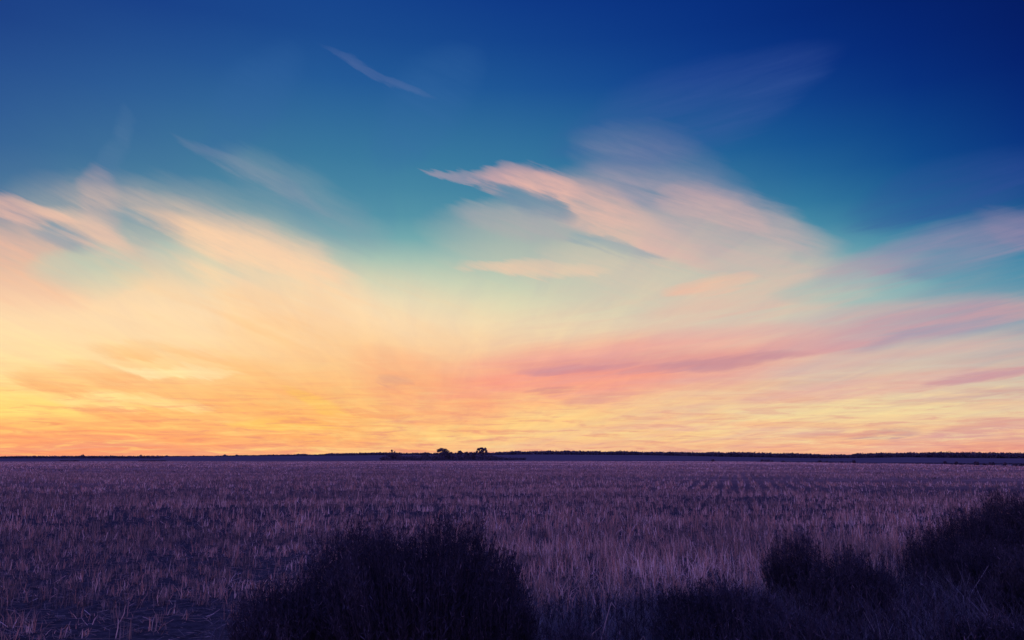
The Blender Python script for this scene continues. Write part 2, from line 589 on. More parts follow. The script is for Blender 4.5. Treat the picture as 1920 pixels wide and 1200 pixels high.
# ------------------------------------------------------------------ materials
def new_mat(name):
    m = bpy.data.materials.new(name)
    m.use_nodes = True
    m.node_tree.nodes.clear()
    return m, m.node_tree


def blade_mat(name, c0, c1, c2, trans=0.35, warm=None):
    """dry plant matter: colour runs between three tones by the per-blade attribute"""
    m, nt = new_mat(name)
    at = nt.nodes.new('ShaderNodeAttribute')
    at.attribute_name = 'tone'
    cr = nt.nodes.new('ShaderNodeValToRGB')
    cr.color_ramp.elements[0].color = (*c0, 1)
    cr.color_ramp.elements[1].color = (*c2, 1)
    e_ = cr.color_ramp.elements.new(0.5)
    e_.color = (*c1, 1)
    if warm:
        e_ = cr.color_ramp.elements.new(0.74)
        e_.color = (*warm, 1)
    nt.links.new(at.outputs['Fac'], cr.inputs[0])
    d = nt.nodes.new('ShaderNodeBsdfDiffuse')
    t = nt.nodes.new('ShaderNodeBsdfTranslucent')
    mx = nt.nodes.new('ShaderNodeMixShader')
    mx.inputs[0].default_value = trans
    nt.links.new(cr.outputs[0], d.inputs[0])
    nt.links.new(cr.outputs[0], t.inputs[0])
    nt.links.new(d.outputs[0], mx.inputs[1])
    nt.links.new(t.outputs[0], mx.inputs[2])
    out = nt.nodes.new('ShaderNodeOutputMaterial')
    nt.links.new(mx.outputs[0], out.inputs[0])
    return m


M_STRAW = blade_mat('straw', (0.06, 0.055, 0.06), (0.31, 0.24, 0.20), (0.95, 0.74, 0.58), 0.18, (0.62, 0.31, 0.20))
M_GRASS = blade_mat('dead_grass', (0.06, 0.06, 0.08), (0.14, 0.14, 0.15), (0.38, 0.36, 0.34), 0.15)
M_SHRUB = blade_mat('shrub_twigs', (0.020, 0.021, 0.028), (0.068, 0.065, 0.078), (0.26, 0.21, 0.21), 0.06)
M_TREE = blade_mat('far_foliage', (0.07, 0.07, 0.085), (0.11, 0.105, 0.125), (0.16, 0.14, 0.15), 0.05)
M_WEED = blade_mat('field_weeds', (0.03, 0.028, 0.03), (0.05, 0.045, 0.045), (0.09, 0.07, 0.07), 0.1)


def ground_material():
    m, nt = new_mat('ground')
    L = nt.links.new

    def nd(t, **k):
        n = nt.nodes.new(t)
        for a, b in k.items():
            setattr(n, a, b)
        return n
    geo = nd('ShaderNodeNewGeometry')
    fld = nd('ShaderNodeAttribute'); fld.attribute_name = 'field'
    far = nd('ShaderNodeAttribute'); far.attribute_name = 'far'

    def noise(scale, detail, rough, vs=(1, 1, 1)):
        mp = nd('ShaderNodeMapping'); mp.inputs['Scale'].default_value = vs
        L(geo.outputs['Position'], mp.inputs[0])
        n = nd('ShaderNodeTexNoise')
        n.inputs['Scale'].default_value = scale
        n.inputs['Detail'].default_value = detail
        n.inputs['Roughness'].default_value = rough
        L(mp.outputs[0], n.inputs[0])
        return n.outputs[0]

    def ramp2(f, a, b, lo=0.35, hi=0.65):
        r = nd('ShaderNodeValToRGB')
        r.color_ramp.elements[0].position = lo
        r.color_ramp.elements[1].position = hi
        r.color_ramp.elements[0].color = (*a, 1)
        r.color_ramp.elements[1].color = (*b, 1)
        L(f, r.inputs[0])
        return r.outputs[0]

    def mix(f, a, b):
        n = nd('ShaderNodeMix', data_type='RGBA')
        L(f, n.inputs[0]); L(a, n.inputs[6]); L(b, n.inputs[7])
        return n.outputs[2]
    soil = ramp2(noise(7.0, 8, 0.7), (0.03, 0.03, 0.034), (0.085, 0.08, 0.082))
    straw_far = ramp2(noise(0.12, 9, 0.72, (0.5, 1.6, 1)), (0.17, 0.115, 0.10), (0.48, 0.28, 0.205))
    pasture = ramp2(noise(0.02, 6, 0.6, (0.4, 1.5, 1)), (0.10, 0.09, 0.10), (0.17, 0.14, 0.14))
    c = mix(far.outputs['Fac'], soil, straw_far)
    c = mix(fld.outputs['Fac'], pasture, c)
    b = nd('ShaderNodeBump'); b.inputs['Strength'].default_value = 0.6; b.inputs['Distance'].default_value = 0.03
    L(noise(18.0, 6, 0.7), b.inputs['Height'])
    p = nd('ShaderNodeBsdfDiffuse')
    L(c, p.inputs['Color']); L(b.outputs[0], p.inputs['Normal'])
    o = nd('ShaderNodeOutputMaterial')
    L(p.outputs[0], o.inputs[0])
    return m


# ------------------------------------------------------------------ the ground sheet
def build_ground():
    rads = [0.0]
    r = 0.6
    while r < 9000:
        rads.append(r)
        r *= 1.035 if r < 600 else 1.06
    # finer rings along the far field edge
    rads = np.array(sorted(set(rads + list(np.arange(150, 330, 4.0)))))
    azs = np.concatenate([np.arange(-60, 60, 0.4), np.arange(60, 300, 4.0)])
    A, R = np.meshgrid(np.radians(azs), rads[1:])
    X, Y = np.sin(A) * R, np.cos(A) * R
    Z = height(X, Y)
    er = edge_r((np.degrees(A) + 180) % 360 - 180)
    fieldv = np.clip((er - R) / 3.0 + 0.5, 0, 1)
    farv = sm((R - 22) / 70.0)
    V = np.concatenate([[[0, 0, float(height(0, 0))]], np.stack([X, Y, Z], -1).reshape(-1, 3)])
    na = len(azs)
    nr = len(rads) - 1
    i = np.arange(nr - 1)[:, None] * na
    j = np.arange(na)[None, :]
    j2 = (j + 1) % na
    F = np.stack([1 + i + j, 1 + i + j2, 1 + i + na + j2, 1 + i + na + j], -1).reshape(-1, 4)[:, ::-1]
    T = np.stack([np.zeros(na, int), 1 + np.arange(na), 1 + (np.arange(na) + 1) % na], -1)[:, ::-1]
    o = mesh_obj('ground', V, [F, T], ground_material(), attr={
        'field': np.concatenate([[1], fieldv.ravel()]), 'far': np.concatenate([[0], farv.ravel()])}, smooth=True)
    tag(o, 'flat farmland from the roadside verge to the horizon', 'ground', kind='structure')


build_ground()


# ------------------------------------------------------------------ blades
def blades(P, H, W, lean_az, lean, yaw, tone, segs=1, curl=None):
    """P base points (n,3); H height; W width; lean (radians from upright) towards lean_az; yaw of the flat face.
    segs = 1: a single tapered quad; 2: a bent one"""
    n = len(P)
    side = np.stack([np.cos(yaw), np.sin(yaw), np.zeros(n)], -1) * (W / 2)[:, None]
    ld = np.stack([np.sin(lean_az), np.cos(lean_az), np.zeros(n)], -1)
    up = np.array([0, 0, 1.0])
    d1 = ld * np.sin(lean)[:, None] + up * np.cos(lean)[:, None]
    if segs == 1:
        tipp = P + d1 * H[:, None]
        V = np.stack([P - side, P + side, tipp + side * 0.45, tipp - side * 0.45], 1).reshape(-1, 3)
        F = np.arange(4 * n).reshape(n, 4)
        return V, F, np.repeat(tone, 4)
    l2 = lean + curl
    d2 = ld * np.sin(l2)[:, None] + up * np.cos(l2)[:, None]
    mid = P + d1 * (H * 0.55)[:, None]
    tipp = mid + d2 * (H * 0.45)[:, None]
    V = np.stack([P - side, P + side, mid + side * 0.8, mid - side * 0.8, tipp + side * 0.25, tipp - side * 0.25], 1).reshape(-1, 3)
    b = np.arange(n)[:, None] * 6
    F = np.concatenate([b + np.array([[0, 1, 2, 3]]), b + np.array([[3, 2, 4, 5]])])
    return V, F, np.repeat(tone, 6)


class Bag:
    def __init__(self):
        self.V, self.F, self.T, self.n = [], [], [], 0

    def add(self, V, F, T):
        self.V.append(V)
        self.F.append(F + self.n)
        self.T.append(T)
        self.n += len(V)

    def build(self, name, mat, parent=None, base=None):
        V = np.concatenate(self.V)
        if base is not None:
            V = V - np.array(base)
        return mesh_obj(name, V, np.concatenate(self.F), mat, parent, {'tone': np.concatenate(self.T)})


# stubble rows ------------------------------------------------------------
ROW_AZ = math.radians(15.5)                      # the drill rows run away to the right of centre
rc, rs_ = math.cos(ROW_AZ), math.sin(ROW_AZ)


def stub_h(x, y):
    """standing height of the stubble"""
    az = np.degrees(np.arctan2(x, y))
    r = np.hypot(x, y)
    near_left = 0.19 + 0.15 * sm((az + 12) / 14.0)
    h = near_left + (0.23 - near_left) * sm((r - 12) / 16.0)
    return h * (0.75 + 0.5 * fbm(x / 3.0, y / 1.6, 41))


def dens(x, y):
    """patchiness of the stand, 0..1: streaks lying across the view, bare spots at left front"""
    r = np.hypot(x, y)
    az = np.degrees(np.arctan2(x, y))
    a = fbm(x / 9.0, y / 2.6, 31)
    b = fbm(x / 1.5, y / 0.8, 32)
    c = fbm(x / 28.0, y / 7.0, 35)
    far_ = sm((r - 20) / 40)
    d = 0.62 - 0.14 * sm((16 - r) / 5) * sm((az + 8) / 8) + (1.5 - 0.5 * far_) * (a - 0.47) + 1.3 * (b - 0.5) + 2.2 * far_ * (c - 0.5)
    bare = sm((11.5 - r) / 2.5) * sm((-az - 8) / 8.0) * (0.55 + 0.9 * sm((fbm(x / 1.7, y / 1.2, 34) - 0.4) / 0.25))
    d = d - 0.62 * bare
    return np.clip(d, 0.03, 1.0)


def scatter(r0, r1, row, step, azmax, keep=1.0, jit=0.05):
    """points along the rows between two distances"""
    R = r1
    us = np.arange(-R, R, row)
    ws = np.arange(-R, R, step)
    U, Wv = np.meshgrid(us, ws)
    U = U.ravel() + rng.normal(0, jit, U.size)
    Wv = Wv.ravel() + rng.uniform(-step / 2, step / 2, Wv.size)
    x = U * rc + Wv * rs_
    y = -U * rs_ + Wv * rc
    r = np.hypot(x, y)
    az = np.degrees(np.arctan2(x, y))
    ok = (r > r0) & (r < r1) & (np.abs(az) < azmax) & (r < edge_r(az) - 1.0) & (verge_side(x, y) > 0) & (y > 2)
    x, y = x[ok], y[ok]
    az, r = az[ok], r[ok]
    # the drill rows only show clearly in the middle distance to the right, elsewhere the stand is ragged
    rag = 1 - sm((az - 9) / 5) * sm((34 - az) / 6) * sm((r - 22) / 10) * sm((95 - r) / 25)
    x = x + rng.normal(0, 1, len(x)) * 0.4 * row * rag
    y = y + rng.normal(0, 1, len(x)) * 0.4 * row * rag
    k = rng.random(len(x)) < dens(x, y) * keep
    return x[k], y[k]


def tone_at(x, y, n):
    t = 0.02 + 0.62 * fbm(x / 4.0, y / 1.5, 51) + rng.normal(0, 0.16, n) + 0.62 * rng.random(n) ** 4
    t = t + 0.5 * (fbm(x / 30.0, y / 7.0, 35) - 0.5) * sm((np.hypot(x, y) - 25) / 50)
    r = np.hypot(x, y)
    az = np.degrees(np.arctan2(x, y))
    t = t + 0.07 * sm((az + 6) / 10.0) - 0.03 * sm((-az - 6) / 10.0) * sm((40 - r) / 30) - 0.12 * sm((-az - 4) / 8.0) * sm((15 - r) / 5)
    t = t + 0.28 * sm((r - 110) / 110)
    t = t + 0.26 * sm((fbm(x / 2.6, y / 1.3, 57) - 0.52) / 0.2) * sm((45 - r) / 20)
    return np.clip(t, 0, 1)


def stub_layer(bag, x, y, per, width, hs, spread, segs, leanmax):
    n = len(x) * per
    bx = np.repeat(x, per) + rng.normal(0, spread, n)
    by = np.repeat(y, per) + rng.normal(0, spread, n)
    P = np.stack([bx, by, height(bx, by) - 0.01], -1)
    tuft = np.repeat(rng.uniform(0.5, 1.2, len(x)), per)
    H = stub_h(bx, by) * tuft * rng.uniform(0.5, 1.1, n) * hs
    W = width * rng.uniform(0.6, 1.3, n)
    la = rng.uniform(0, 2 * np.pi, n)
    le = np.abs(rng.normal(0, leanmax, n))
    brk = rng.random(n) < 0.2
    le = np.where(brk, rng.uniform(0.6, 1.35, n), le)
    yaw = rng.uniform(-1.57, 1.57, n)
    tone = np.clip(tone_at(bx, by, n) + np.repeat(rng.normal(0.02, 0.10, len(x)), per), 0, 1)
    if segs == 2:
        V, F, T = blades(P, H, W, la, le, yaw, tone, 2, rng.normal(0.15, 0.3, n))
    else:
        V, F, T = blades(P, H, W, la, le, yaw, tone)
    bag.add(V, F, T)
    return n


AZM = 50
bag = Bag()
cnt = 0
x, y = scatter(5, 18, 0.36, 0.15, 62, 1.0)
cnt += stub_layer(bag, x, y, 15, 0.0078, 1.0, 0.044, 2, 0.26)
x, y = scatter(5, 24, 0.16, 0.12, 62, 0.8, 0.06)      # single short stalks between the rows
cnt += stub_layer(bag, x, y, 4, 0.0078, 0.55, 0.06, 2, 0.7)
x, y = scatter(18, 42, 0.38, 0.17, AZM, 1.0, 0.07)
cnt += stub_layer(bag, x, y, 8, 0.015, 1.0, 0.05, 1, 0.3)
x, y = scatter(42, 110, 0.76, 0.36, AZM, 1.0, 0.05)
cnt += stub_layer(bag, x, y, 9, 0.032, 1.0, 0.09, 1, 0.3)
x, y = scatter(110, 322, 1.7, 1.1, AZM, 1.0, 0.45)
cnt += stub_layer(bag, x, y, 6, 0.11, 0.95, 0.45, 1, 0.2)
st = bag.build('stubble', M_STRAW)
tag(st, 'cut crop stubble standing in rows across the whole field', 'stubble', kind='stuff')

# loose straw lying on the soil -------------------------------------------
n = 44000
r = 5.5 + 34 * rng.random(n) ** 1.4
az = np.radians(rng.uniform(-52, 52, n))
x, y = np.sin(az) * r, np.cos(az) * r
k = verge_side(x, y) > -0.9
x, y, r = x[k], y[k], r[k]
n = len(x)
th = rng.normal(np.pi / 2, 0.8, n)
Ls = 0.04 + 0.26 * rng.random(n) ** 2
Wd = rng.uniform(0.003, 0.007, n) * (0.8 + r / 14)
d = np.stack([np.sin(th), np.cos(th), rng.normal(0.02, 0.12, n)], -1) * (Ls / 2)[:, None]
s = np.stack([np.cos(th), -np.sin(th), np.zeros(n)], -1) * (Wd / 2)[:, None]
c = np.stack([x, y, height(x, y) + rng.uniform(0.008, 0.05, n)], -1)
V = np.stack([c - d - s, c - d + s, c + d + s, c + d - s], 1).reshape(-1, 3)
lt = Bag()
lt.add(V, np.arange(4 * n).reshape(n, 4), np.repeat(np.clip(rng.normal(0.38, 0.25, n) + .3 * (rng.random(n) < .04), 0, 1), 4))
o = lt.build('straw_litter', M_STRAW)
tag(o, 'loose broken straw lying on the dark soil between the stubble', 'straw', kind='stuff')

# verge grass ---------------------------------------------------------------
n = 26000
r = np.sqrt(rng.uniform(3.6 ** 2, 17 ** 2, n))
az = np.radians(rng.uniform(-55, 62, n))
x, y = np.sin(az) * r, np.cos(az) * r
vs = verge_side(x, y)
px = 960 + x / y * FE
k = (vs < 0.25) & (rng.random(n) < np.clip(0.25 + 1.3 * (fbm(x / 0.8, y / 0.8, 61) - 0.35) + 0.25 * (px > 1000), 0.04, 1)) & (px > 420)
x, y = x[k], y[k]
per = 9
n = len(x) * per
bx = np.repeat(x, per) + rng.normal(0, 0.06, n)
by = np.repeat(y, per) + rng.normal(0, 0.06, n)
P = np.stack([bx, by, height(bx, by) - 0.01], -1)
hh = (0.16 + 0.28 * fbm(bx / 1.3, by / 1.3, 63)) * (1 + 0.55 * sm((bx / by - 0.15) / 0.2))
vg = Bag()
vg.add(*blades(P, hh * rng.uniform(0.4, 1.25, n), rng.uniform(0.003, 0.008, n), rng.uniform(0, 6.28, n),
               np.abs(rng.normal(0.25, 0.3, n)), rng.normal(0, 0.9, n),
               np.clip(0.10 + 1.0 * fbm(bx / 0.9, by / 0.9, 65) ** 1.4 + rng.normal(0, 0.12, n), 0, 1), 2, rng.uniform(0.2, 1.1, n)))
o = vg.build('verge_grass', M_GRASS)
tag(o, 'matted dead grass along the near edge of the field', 'grass', kind='stuff')


# ------------------------------------------------------------------ shrubs
def shrub(px, d, h, wpx, nst, label, dense=1.0, lean=0.0, seed=0, tone0=0.3, group=None, name='dark_shrub', tw=30):
    R = np.random.default_rng(1000 + seed)
    x0, y0, z0 = ground_at(px, d)
    rad = wpx / FE * d / 2
    root = empty(name, (x0, y0, z0))
    tag(root, label, 'shrub', group)
    # stems fan out of the base; their tips lie on an uneven dome
    th = R.uniform(0, 2 * np.pi, nst)
    q = np.sqrt(R.uniform(0, 1, nst))
    lump = 0.80 + 0.24 * vnoise(np.cos(th) * 2.2 + seed + 9 + q, np.sin(th) * 2.2 + 9 + q * 2, seed) + 0.22 * vnoise(np.cos(th) * q * 7 + 40, np.sin(th) * q * 7 + 40, seed + 5)
    tx = np.cos(th) * q * rad * lump + lean
    ty = np.sin(th) * q * rad * lump
    zt = h * (0.30 + 0.70 * np.sqrt(np.clip(1 - q ** 2.4, 0, 1))) * lump * R.uniform(0.80, 1.0, nst)
    spike = R.random(nst) < 0.02
    zt = np.where(spike, zt * R.uniform(1.02, 1.16, nst), zt)
    b = np.stack([tx * 0.22 + R.normal(0, 0.03, nst), ty * 0.22 + R.normal(0, 0.03, nst), np.zeros(nst)], -1)
    tip = np.stack([tx, ty, zt], -1)
    mid = b * 0.5 + tip * 0.5 + np.stack([tx * 0.22, ty * 0.22, -zt * 0.04], -1)
    # stems: two-segment ribbons
    sd = R.uniform(0, np.pi, nst)
    s = np.stack([np.cos(sd), np.sin(sd) * 0.5, np.zeros(nst)], -1) * 0.0026
    V = np.stack([b - s * 1.4, b + s * 1.4, mid + s, mid - s, tip + s * .3, tip - s * .3], 1).reshape(-1, 3)
    bb = np.arange(nst)[:, None] * 6
    F = np.concatenate([bb + np.array([[0, 1, 2, 3]]), bb + np.array([[3, 2, 4, 5]])])
    mesh_obj('stems', V, F, M_SHRUB, root, {'tone': np.repeat(R.uniform(0.1, 0.6, nst), 6)})
    # twigs and narrow leaves along the upper part of each stem
    m = nst * tw
    si = np.repeat(np.arange(nst), tw)
    t = R.uniform(0.25, 1.0, m) ** 0.75
    tt = t[:, None]
    p = (1 - tt) ** 2 * b[si] + 2 * (1 - tt) * tt * mid[si] + tt ** 2 * tip[si]
    ax = tip[si] - mid[si]
    ax /= np.linalg.norm(ax, axis=1)[:, None] + 1e-6
    dr = R.normal(0, 0.85, (m, 3)) + ax * 0.8 + np.array([0, 0, 0.15])
    dr /= np.linalg.norm(dr, axis=1)[:, None]
    ln = R.uniform(0.025, 0.085, m) * (1.3 - 0.55 * t) * (0.6 + 0.5 * h)
    wd = R.uniform(0.003, 0.008, m) * (1.1 if dense > 0.8 else 0.9)
    sy = R.uniform(0, 2 * np.pi, m)
    s = np.stack([np.cos(sy), np.sin(sy), R.uniform(-.3, .3, m)], -1) * (wd / 2)[:, None]
    e_ = p + dr * ln[:, None]
    mi = (p + e_) / 2
    V = np.stack([p, mi + s, e_, mi - s], 1).reshape(-1, 3)
    mesh_obj('foliage', V, np.arange(4 * m).reshape(m, 4), M_SHRUB, root,
             {'tone': np.repeat(np.clip(R.normal(tone0, 0.16, m) + 0.7 * (fbm((p[:, 0] + p[:, 1] * .5) * 5 + seed, p[:, 2] * 5, 9) - .5) + 0.6 * (R.random(m) < .012), 0, 1), 4)})
    return root


G_SHR = 'dark dry shrubs along the verge'
SHR = [
    # px, dist, height, width px, stems, label
    (800, 6.9, 1.15, 405, 2600, 'biggest dark rounded bush in the foreground left of centre', 1, 0.25),
    (572, 6.7, 0.72, 235, 1000, 'lower bush leaning against the left flank of the big foreground bush', 1, 0.3),
    (680, 7.6, 1.07, 240, 800, 'shorter thin topped bush behind the left shoulder of the big foreground bush', 1, 0.3),
    (925, 6.3, 0.76, 170, 700, 'small dark bush pressed against the right foot of the big bush', 1, 0.25),
    (1080, 6.0, 0.50, 170, 350, 'lowest thin weed bush beside the right foot of the big bush', .7, 0.4),
    (1345, 7.4, 0.58, 260, 900, 'low dark bush in front of the tall reddish stubble', 1, 0.3),
    (1478, 9.3, 0.88, 120, 420, 'narrow upright dark bush standing against bright stubble', 1, 0.3),
    (1585, 8.1, 0.76, 210, 900, 'black middle sized bush right of the narrow upright bush', 1, 0.25),
    (1480, 6.5, 0.52, 220, 600, 'low spreading bush at the bottom edge in front of the narrow upright one', 1, 0.35),
    (1745, 10.3, 0.86, 130, 600, 'bush at the left foot of the tall shrub bank', 1, 0.3),
    (1815, 11.2, 1.00, 150, 800, 'bush on the left shoulder of the tallest wide shrub', 1, 0.3),
    (1925, 12.0, 1.22, 230, 2000, 'tallest wide dark shrub at the right edge of the picture', 1, 0.3),
    (1840, 8.8, 0.82, 200, 1000, 'dark bush in front of the tall shrub bank', 1, 0.25),
    (1940, 7.6, 0.84, 200, 900, 'dark bush cut off by the right edge of the picture', 1, 0.3),
    (1655, 6.1, 0.44, 160, 420, 'small bush among pale grass near the bottom', 1, 0.35),
    (1835, 6.2, 0.55, 230, 900, 'broad black bush in the bottom right corner', 1, 0.25),
    (1235, 5.9, 0.34, 130, 260, 'tiny weed bush beside the pale curly grass at the bottom', .7, 0.4),
]
for i, (px, dd, h, w, ns, lab, de, t0) in enumerate(SHR):
    shrub(px, dd, h, w, ns, lab, de, 0, i + 1, t0, G_SHR)


# dark weedy undergrowth that joins the shrubs into one bank -----------------
def undergrowth():
    R = np.random.default_rng(77)
    n = 5200
    r = np.sqrt(R.uniform(4.3 ** 2, 15 ** 2, n))
    az = np.radians(R.uniform(-6, 58, n))
    x, y = np.sin(az) * r, np.cos(az) * r
    vs = verge_side(x, y)
    k = (vs < -0.15) & (fbm(x / 0.9, y / 0.9, 81) > 0.40)
    x, y, vs = x[k], y[k], vs[k]
    n = len(x)
    h = 1.25 * (0.20 + 0.55 * fbm(x / 1.2, y / 1.2, 83)) * (0.5 + 0.65 * sm((np.degrees(np.arctan2(x, y)) - 8) / 14)) * sm((-vs + 0.5) / 1.2)
    z = height(x, y)
    la = R.uniform(0, 2 * np.pi, n)
    le = np.abs(R.normal(0, .22, n))
    ax = np.stack([np.sin(la) * np.sin(le), np.cos(la) * np.sin(le), np.cos(le)], -1)
    base = np.stack([x, y, z], -1)
    b = Bag()
    s = np.stack([np.full(n, .004), np.full(n, .001), np.zeros(n)], -1)
    tip = base + ax * h[:, None]
    b.add(np.stack([base - s, base + s, tip + s * .3, tip - s * .3], 1).reshape(-1, 3), np.arange(4 * n).reshape(n, 4), np.full(4 * n, .3))
    tw = 34
    m = n * tw
    si = np.repeat(np.arange(n), tw)
    t = R.uniform(0.12, 1.0, m)
    p = base[si] + ax[si] * (h[si] * t)[:, None]
    dr = R.normal(0, 0.7, (m, 3)) + ax[si] * .8 + np.array([0, 0, .35])
    dr /= np.linalg.norm(dr, axis=1)[:, None]
    ln = R.uniform(0.03, 0.10, m) * (1.3 - .6 * t)
    sy = R.uniform(0, 2 * np.pi, m)
    s = np.stack([np.cos(sy), np.sin(sy), R.uniform(-.3, .3, m)], -1) * R.uniform(.002, .0045, m)[:, None]
    e_ = p + dr * ln[:, None]
    mi = (p + e_) / 2
    tn = np.clip(0.2 + .5 * (fbm(p[:, 0] / .7, p[:, 1] / .7, 85) - .4) + R.normal(0, .15, m) + .5 * (R.random(m) < .02), 0, 1)
    b.add(np.stack([p, mi + s, e_, mi - s], 1).reshape(-1, 3), np.arange(4 * m).reshape(m, 4), np.repeat(tn, 4))
    o = b.build('undergrowth', M_SHRUB)
    tag(o, 'tangled dark weeds between the shrubs along the verge', 'weeds', kind='stuff')


undergrowth()

# ------------------------------------------------------------------ pale grass tufts
def grass_tuft(px, d, h, nb, label, rad=0.10, curl=(0.2, 1.1), tone=0.62, width=0.007, seed=0):
    R = np.random.default_rng(3000 + seed)
    x0, y0, z0 = ground_at(px, d)
    an = R.uniform(0, 2 * np.pi, nb)
    rr = rad * np.sqrt(R.random(nb))
    P = np.stack([np.cos(an) * rr, np.sin(an) * rr, np.full(nb, -0.01)], -1)
    V, F, T = blades(P, h * R.uniform(0.45, 1.05, nb), width * R.uniform(0.6, 1.3, nb), R.uniform(0, 6.28, nb),
                     np.abs(R.normal(0.12, 0.10, nb)), R.normal(0, 0.7, nb), np.clip(R.normal(tone, 0.15, nb), 0, 1), 2,
                     R.uniform(curl[0], curl[1], nb))
    o = mesh_obj('grass_tuft', V, F, M_GRASS, None, {'tone': T})
    o.location = (x0, y0, z0)
    return tag(o, label, 'grass', 'pale grass tufts on the verge')


TUFTS = [
    (1779, 8.0, 0.78, 24, 'tall pale tuft with drooping tips between the dark right hand bushes', 0.05),
    (1742, 8.2, 0.66, 14, 'thin pale tuft left of the tall drooping tuft', 0.04),
    (1290, 6.6, 0.30, 160, 'pale curly tuft left of the low dark bush at the bottom', 0.13),
    (1235, 6.7, 0.26, 120, 'loose curly tuft near the broken reeds', 0.14),
    (1690, 7.6, 0.55, 170, 'wide bluish tuft in the gap between bushes', 0.20),
    (1652, 8.3, 0.60, 120, 'upright tuft beside the black middle sized bush', 0.15),
    (1725, 7.0, 0.42, 150, 'low bluish tuft in front of the wide one', 0.20),
    (1585, 6.3, 0.40, 80, 'short tuft below the black middle sized bush', 0.12),
    (1806, 7.4, 0.50, 50, 'sparse tuft with a few bright blades under the tall drooping tuft', 0.08),
    (1020, 6.6, 0.34, 90, 'small reddish tuft at the right foot of the big bush', 0.08),
]
for i, (px, dd, h, nb, lab, rad) in enumerate(TUFTS):
    grass_tuft(px, dd, h, nb, lab, rad, seed=i, width=0.008)


# broken reed stalks: a leaning stem with a folded top
def reed(px, d, h, fold, lean, label, seed):
    R = np.random.default_rng(seed)
    x0, y0, z0 = ground_at(px, d)
    pts = [Vector((0, 0, -0.02)), Vector((lean * 0.5, 0.02, h * 0.5)), Vector((lean, 0.03, h)),
           Vector((lean + fold[0], 0.0, h + fold[1]))]
    rad = [0.006, 0.005, 0.004, 0.002]
    V, F = [], []
    for k, (p, q) in enumerate(zip(pts, rad)):
        for a in range(6):
            V.append((p.x + q * math.cos(a * math.pi / 3), p.y + q * math.sin(a * math.pi / 3), p.z))
    for k in range(3):
        for a in range(6):
            F.append((k * 6 + a, k * 6 + (a + 1) % 6, (k + 1) * 6 + (a + 1) % 6, (k + 1) * 6 + a))
    o = mesh_obj('broken_reed', V, np.array(F), M_STRAW, None, {'tone': np.full(len(V), 0.9)})
    o.location = (x0, y0, z0)
    tag(o, label, 'reed')


reed(1118, 7.8, 0.36, (0.04, -0.05), 0.12, 'long pale reed leaning right in front of the stubble', 1)
reed(1099, 7.0, 0.24, (0.07, 0.06), 0.03, 'shorter pale reed broken near its top', 2)
reed(1178, 7.4, 0.14, (0.05, -0.14), 0.10, 'pale reed folded over into an upside down V', 3)


# ------------------------------------------------------------------ far trees
def crown(cx, cz, rx, rz, n, leaf, R, ry=None, hollow=0.0):
    """leaf sized faces through an uneven volume"""
    ry = ry or rx
    d = R.normal(0, 1, (n, 3))
    d /= np.linalg.norm(d, axis=1)[:, None]
    rad = R.uniform(hollow, 1, n) ** 0.5
    lump = 0.72 + 0.5 * vnoise(d[:, 0] * 2.1 + 7 + cx, d[:, 2] * 2.1 + d[:, 1] + 9 + rx, int(R.integers(1000)))
    p = d * (rad * lump)[:, None] * np.array([rx, ry, rz]) + np.array([cx, 0, cz])
    a = R.normal(0, 1, (n, 3))
    a /= np.linalg.norm(a, axis=1)[:, None]
    b = np.cross(a, R.normal(0, 1, (n, 3)))
    b /= np.linalg.norm(b, axis=1)[:, None]
    s = leaf * R.uniform(0.6, 1.3, n)[:, None]
    V = np.stack([p - a * s, p - b * s * .7, p + a * s, p + b * s * .7], 1).reshape(-1, 3)
    return V, np.arange(4 * n).reshape(n, 4), np.repeat(R.random(n), 4)


def tube(pts, rads, n=6):
    V, F = [], []
    for p, q in zip(pts, rads):
        for a in range(n):
            V.append((p[0] + q * math.cos(a * 2 * math.pi / n), p[1] + q * math.sin(a * 2 * math.pi / n), p[2]))
    for k in range(len(pts) - 1):
        for a in range(n):
            F.append((k * n + a, k * n + (a + 1) % n, (k + 1) * n + (a + 1) % n, (k + 1) * n + a))
    return np.array(V, float), np.array(F)


def far_tree(px, d, ybase, ytop, wpx, label, lobes, group='trees on the skyline', name='tree', limbs=4, leaf=0.22, dens_=1.0, trunk=0.45):
    R = np.random.default_rng(int(px * 7))
    m = d / FE
    x0, y0, _ = ground_at(px, d)
    z0 = float(height(x0, y0)) - 0.1
    zt = CAM_Z + (HOR - ytop) * m
    h = zt - z0
    w = wpx * m / 2
    root = empty(name, (x0, y0, z0))
    tag(root, label, 'tree', group)
    tb = Bag()
    th = h * trunk
    V, F = tube([(0, 0, 0), (0.06 * w, 0, th * 0.5), (0, 0, th), (0.05 * w, 0, h * 0.8)], [0.035 * h, 0.028 * h, 0.022 * h, 0.006 * h])
    tb.add(V, F, np.full(len(V), 0.4))
    cb = Bag()
    for (lx, lz, lr, lrz) in lobes:
        cx, cz = lx * w, lz * h
        V, F = tube([(0, 0, th * 0.55), (cx * 0.55, 0, (th * 0.7 + cz) / 2), (cx, 0, cz)], [0.016 * h, 0.011 * h, 0.004 * h], 5)
        tb.add(V, F, np.full(len(V), 0.4))
        cb.add(*crown(cx, cz, lr * w, lrz * h, int(420 * dens_ * max(0.3, lr)), leaf * 1.2, R))
    tb.build('trunk', M_TREE, root)
    cb.build('crown', M_TREE, root)
    return root


